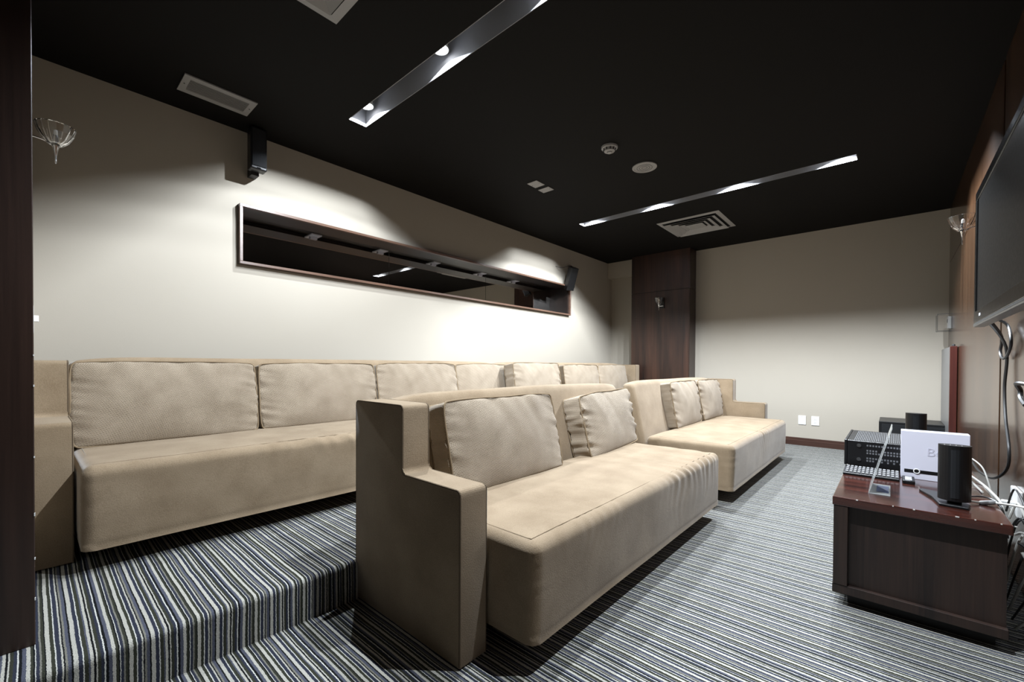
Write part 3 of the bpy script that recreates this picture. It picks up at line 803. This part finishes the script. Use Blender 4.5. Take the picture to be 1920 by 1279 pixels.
# receiver
t = thing('av_receiver', (3.155, 0, CZ), 'black audio receiver with vented side at the far left of the console', 'receiver')
obj('body', box(-.205, .28, -.205, .18, .014, .146, bevel=.003), M_black, t)
obj('front_panel', box(-.208, .283, .180, .192, .012, .148, bevel=.003), M_black, t)
for x in (-.17, .24):
    for y in (-.17, .15): obj('foot', add_lathe(bmesh.new(), [(0, 0), (.018, 0), (.018, .014), (0, .014)], 14, (x, y, 0)), M_blackmat, t)
M_slotgrey = plain('vent_slot_metal', (.16, .165, .175), .45, metal=.3)
bm = bmesh.new()                                         # slotted side, many fine slots
for r_ in range(7):
    z = .040+r_*.0135
    if r_ in (2, 5): continue
    for k in range(22):
        y = .095-k*.0118
        if random.random() < .08: continue
        add_box(bm, -.2065, -.2049, y-.0036, y+.0036, z, z+.0085)
tag(obj('side_vents', bm, M_slotgrey, t), kind='stuff')
bm = bmesh.new()
for k in range(44):
    y = .150-k*.0075
    add_box(bm, -.18, .25, y-.0012, y+.0012, .1455, .1472)
tag(obj('top_vents', bm, M_slotgrey, t), kind='stuff')
for z in (.048, .122):
    bm = add_lathe(bmesh.new(), [(0, 0), (.010, 0), (.009, .005), (.0, .006)], 16)
    bmesh.ops.rotate(bm, verts=bm.verts, matrix=Matrix.Rotation(-pi/2, 3, 'Y'))
    bmesh.ops.translate(bm, verts=bm.verts, vec=(-.205, .130, z)); obj('side_screw', bm, M_grey, t, True)

# keyboard
t = thing('keyboard', (2.81, .075, CZ), 'small black keyboard with white keys lying in front of the receiver', 'keyboard')
obj('tray', add_prism(bmesh.new(), [(-.078, 0), (.078, 0), (.078, .022), (-.078, .010)], 'y', -.105, .108, bevel=.002), M_black, t)
M_key = plain('pale_keycap', (.30, .30, .31), .4)
key0 = None
for r_ in range(4):
    for k in range(13):
        x = -.050+r_*.034; y = -.097+k*.0158
        if key0 is None:
            key0 = obj('key', box(-.0085, .0085, -.0056, .0056, 0, .005, bevel=.0012, seg=1), M_key, t); o = key0
        else:
            o = key0.copy(); COL.objects.link(o); o.parent = t
        o.location = (x, y, .0105+(x+.078)*.0769)
t = thing('remote_control', (2.765, -.062, CZ), 'small dark remote control at the foot of the white box', 'remote')
obj('body', box(-.06, .06, -.022, .022, 0, .016, bevel=.004), M_black, t)
for k in range(4): obj('button', box(-.045+k*.022, -.032+k*.022, -.012, .012, .016, .018, bevel=.001), M_silver, t)

# white cardboard / set-top box
t = thing('white_box', (2.875, -.152, CZ), 'upright white box with a black stripe and ring emblem between receiver and speaker', 'box')
obj('carton', box(-.027, .045, -.117, .117, 0, .232, bevel=.002), plain('white_card', (.60, .60, .68), .35), t)
bandm = obj('black_band', box(-.0284, -.0265, -.117, .104, .030, .046, bevel=.0005, seg=1), M_black, t)
bm = bmesh.new(); add_tube(bm, [(-.0290, .0595+.0105*cos(2*pi*k/28), .0395+.0105*sin(2*pi*k/28)) for k in range(28)], .0022, 6, closed=True)
obj('ring_emblem', bm, M_white, t)
text_mesh('embossed_lettering', 'Be', .055, .0008, plain('pale_print', (.50, .50, .58), .4), t, (-.0275, -.002, .135), (pi/2, 0, -pi/2))

# satellite speakers
def satellite(x, y, h, label, foot):
    t = thing('satellite_speaker', (x, y, CZ), label, 'speaker', 'small black satellite speakers')
    z0 = .022
    poly = [(.040*cos(a)*(1 if cos(a) > 0 else .55), .047*sin(a)) for a in [2*pi*k/28 for k in range(28)]]
    poly = [(max(-.03, min(.04, p[0])), p[1]) for p in poly]
    obj('cabinet', add_prism(bmesh.new(), [(-p[0], p[1]) for p in poly], 'z', z0, h), M_black, t)
    obj('grille', add_prism(bmesh.new(), [(-.0415*cos(a)-.0, .036*sin(a)) for a in [-pi/2+pi*k/12 for k in range(13)]], 'z', z0+.012, h-.016), M_cloth, t)
    bm = add_prism(bmesh.new(), [(-.06, -.035), (.0, -.045), (.15, .0), (.19, .085), (.17, .095), (.06, .06), (-.05, .045)], 'z', .0, .010, bevel=.003)
    if foot: obj('foot_plate', bm, M_black, t)
    else:
        bm.free(); obj('foot_plate', add_lathe(bmesh.new(), [(0, 0), (.05, 0), (.05, .008), (0, .012)], 24), M_black, t)
    obj('neck', box(-.018, .018, -.02, .02, .008, z0+.004), M_black, t)
    if foot:
        for k in range(4): obj('led', add_lathe(bmesh.new(), [(0, 0), (.0016, 0), (.0016, .0012), (0, .0014)], 8, (-.02, .03-.016*k, h)), M_white, t)
    return t
satellite(2.42, -.187, .238, 'black satellite speaker at the near corner of the console, nearest the camera', True)
satellite(3.51, -.108, .268, 'black satellite speaker at the far end of the console behind the white box', False)

# acrylic sign holder
t = thing('sign_holder', (2.495, .035, CZ), 'clear acrylic leaning sign holder seen edge-on near the console corner', 'sign holder')
obj('foot', box(-.105, .105, -.034, .036, 0, .003, bevel=.0008, seg=1), M_acrylic, t)
bm = add_prism(bmesh.new(), [(.038, 0), (.035, 0), (-.037, .283), (-.034, .284)], 'x', -.105, .105)
obj('face_sheet', bm, M_acrylic, t)
obj('card_insert', box(-.06, .07, -.028, .012, .0032, .0040), M_blue, t)

# subwoofer
t = thing('subwoofer', (6.2, -.16, 0), 'black box subwoofer on the carpet in the corner behind the console', 'speaker')
obj('cabinet', box(-.25, .25, -.262, .262, .02, .425, bevel=.004), M_black, t)
obj('grille', box(-.262, -.25, -.24, .24, .04, .40, bevel=.003), M_cloth, t)
for x in (-.2, .2):
    for y in (-.2, .2): obj('foot', add_lathe(bmesh.new(), [(0, 0), (.02, 0), (.022, .02), (0, .02)], 12, (x, y, 0)), M_blackmat, t)

# wall plate with plugs, and cables
t = thing('power_outlet', (3.0, YS, .385), 'white outlet plate with a plug on the screen wall just above the console', 'outlet')
obj('plate', box(-.075, .075, 0, .018, -.058, .058, bevel=.004), M_white, t)
obj('plug', box(-.02, .02, .018, .055, -.03, -.002, bevel=.004), M_white, t)
def cable(name, pts, r, m, label, group=None, n=7):
    P = smooth_path(pts, n); c0 = P[0]
    o = obj(name, add_tube(bmesh.new(), [p-c0 for p in P], r, 7), m, None, True); o.location = c0
    tag(o, label, 'cable', group); return o
YW = -.42
cable('cable', [(3.26, -.36, 1.24), (3.22, YW, 1.10), (3.24, YW, .90), (3.20, YW, .75), (3.10, YW, .60), (3.16, YW, .50), (3.34, -.40, .42), (3.62, -.38, .40), (3.9, -.36, .42), (3.88, -.30, .30)], .0065, M_cable_b,
      'long black cable dropping from the television and curving behind the console', 'loose cables around the console')
cable('cable', [(3.30, -.37, 1.25), (3.345, YW, 1.16), (3.37, YW, 1.085), (3.30, YW, 1.045), (3.18, YW, 1.06), (3.10, YW, 1.12), (3.20, YW, 1.21), (3.22, -.37, 1.25)], .0065, M_cable_b,
      'short black cable loop hanging right below the television', 'loose cables around the console')
cable('cable', [(2.76, -.42, .93), (2.82, -.40, .93), (2.89, -.42, .90), (2.87, -.42, .865), (2.78, -.42, .84)], .009, M_cable_b,
      'thick black cable hook on the screen wall at the right edge', 'loose cables around the console')
cable('cable', [(3.30, -.20, .47), (3.10, -.27, .475), (2.95, -.31, .462), (2.80, -.335, .445), (2.72, -.35, .42), (2.70, -.355, .36)], .0052, M_cable_w,
      'thick pale cable crossing the console top and over its rear edge', 'loose cables around the console')
cable('cable', [(3.33, -.22, .56), (3.24, -.29, .54), (3.18, -.34, .50), (3.14, -.36, .43), (3.12, -.37, .36)], .0034, M_cable_w,
      'thin white cable arching from the receiver to the wall', 'loose cables around the console')
cable('cable', [(3.02, -.205, .54), (2.96, -.245, .51), (2.85, -.285, .465), (2.72, -.295, .462)], .0040, M_cable_w,
      'thin grey cable lying behind the near speaker', 'loose cables around the console')
cable('cable', [(2.46, -.20, .475), (2.50, -.26, .462), (2.52, -.30, .464), (2.50, -.33, .47), (2.40, -.36, .49), (2.2, -.39, .52)], .0045, M_cable_w,
      'grey speaker lead stretching right from the near speaker', 'loose cables around the console')
cable('cable', [(2.48, -.20, .468), (2.60, -.25, .461), (2.62, -.30, .461), (2.56, -.33, .44), (2.54, -.345, .33)], .0035, M_cable_b,
      'thin black lead across the console top by the near speaker', 'loose cables around the console')
t = thing('cable_adapter', (2.505, -.285, CZ+.010), 'grey barrel adapter in the cable beside the near speaker', 'adapter')
bm = add_lathe(bmesh.new(), [(0, -.024), (.005, -.024), (.009, -.018), (.009, .016), (.006, .022), (0, .022)], 12)
bmesh.ops.rotate(bm, verts=bm.verts, matrix=Matrix.Rotation(R(75), 3, 'X')); obj('barrel', bm, plain('grey_rubber', (.25, .25, .25), .5), t, True)
rc = random.Random(5)
for k in range(7):
    x = 2.34+.06*k; z = .06+.045*k
    pts = [(x, -.36, z+.25-.03*k), (x-.02, -.38, z+.17), (x-.08+rc.uniform(-.02, .02), -.40, z+.09), (x-.10, -.37, z+.03), (x+.02, -.35, .02+.01*k)]
    cable('cable', pts, .0035+.001*(k % 2), M_cable_w if k % 2 else M_cable_b,
          ['black cable hanging lowest between console and screen wall', 'white cable looped lowest behind the console end', 'black cable in the tangle behind the console end',
           'white cable in the middle of the tangle behind the console', 'black cable deep in the tangle behind the console', 'white cable high in the tangle behind the console', 'black cable farthest back in the tangle'][k],
          'loose cables around the console')
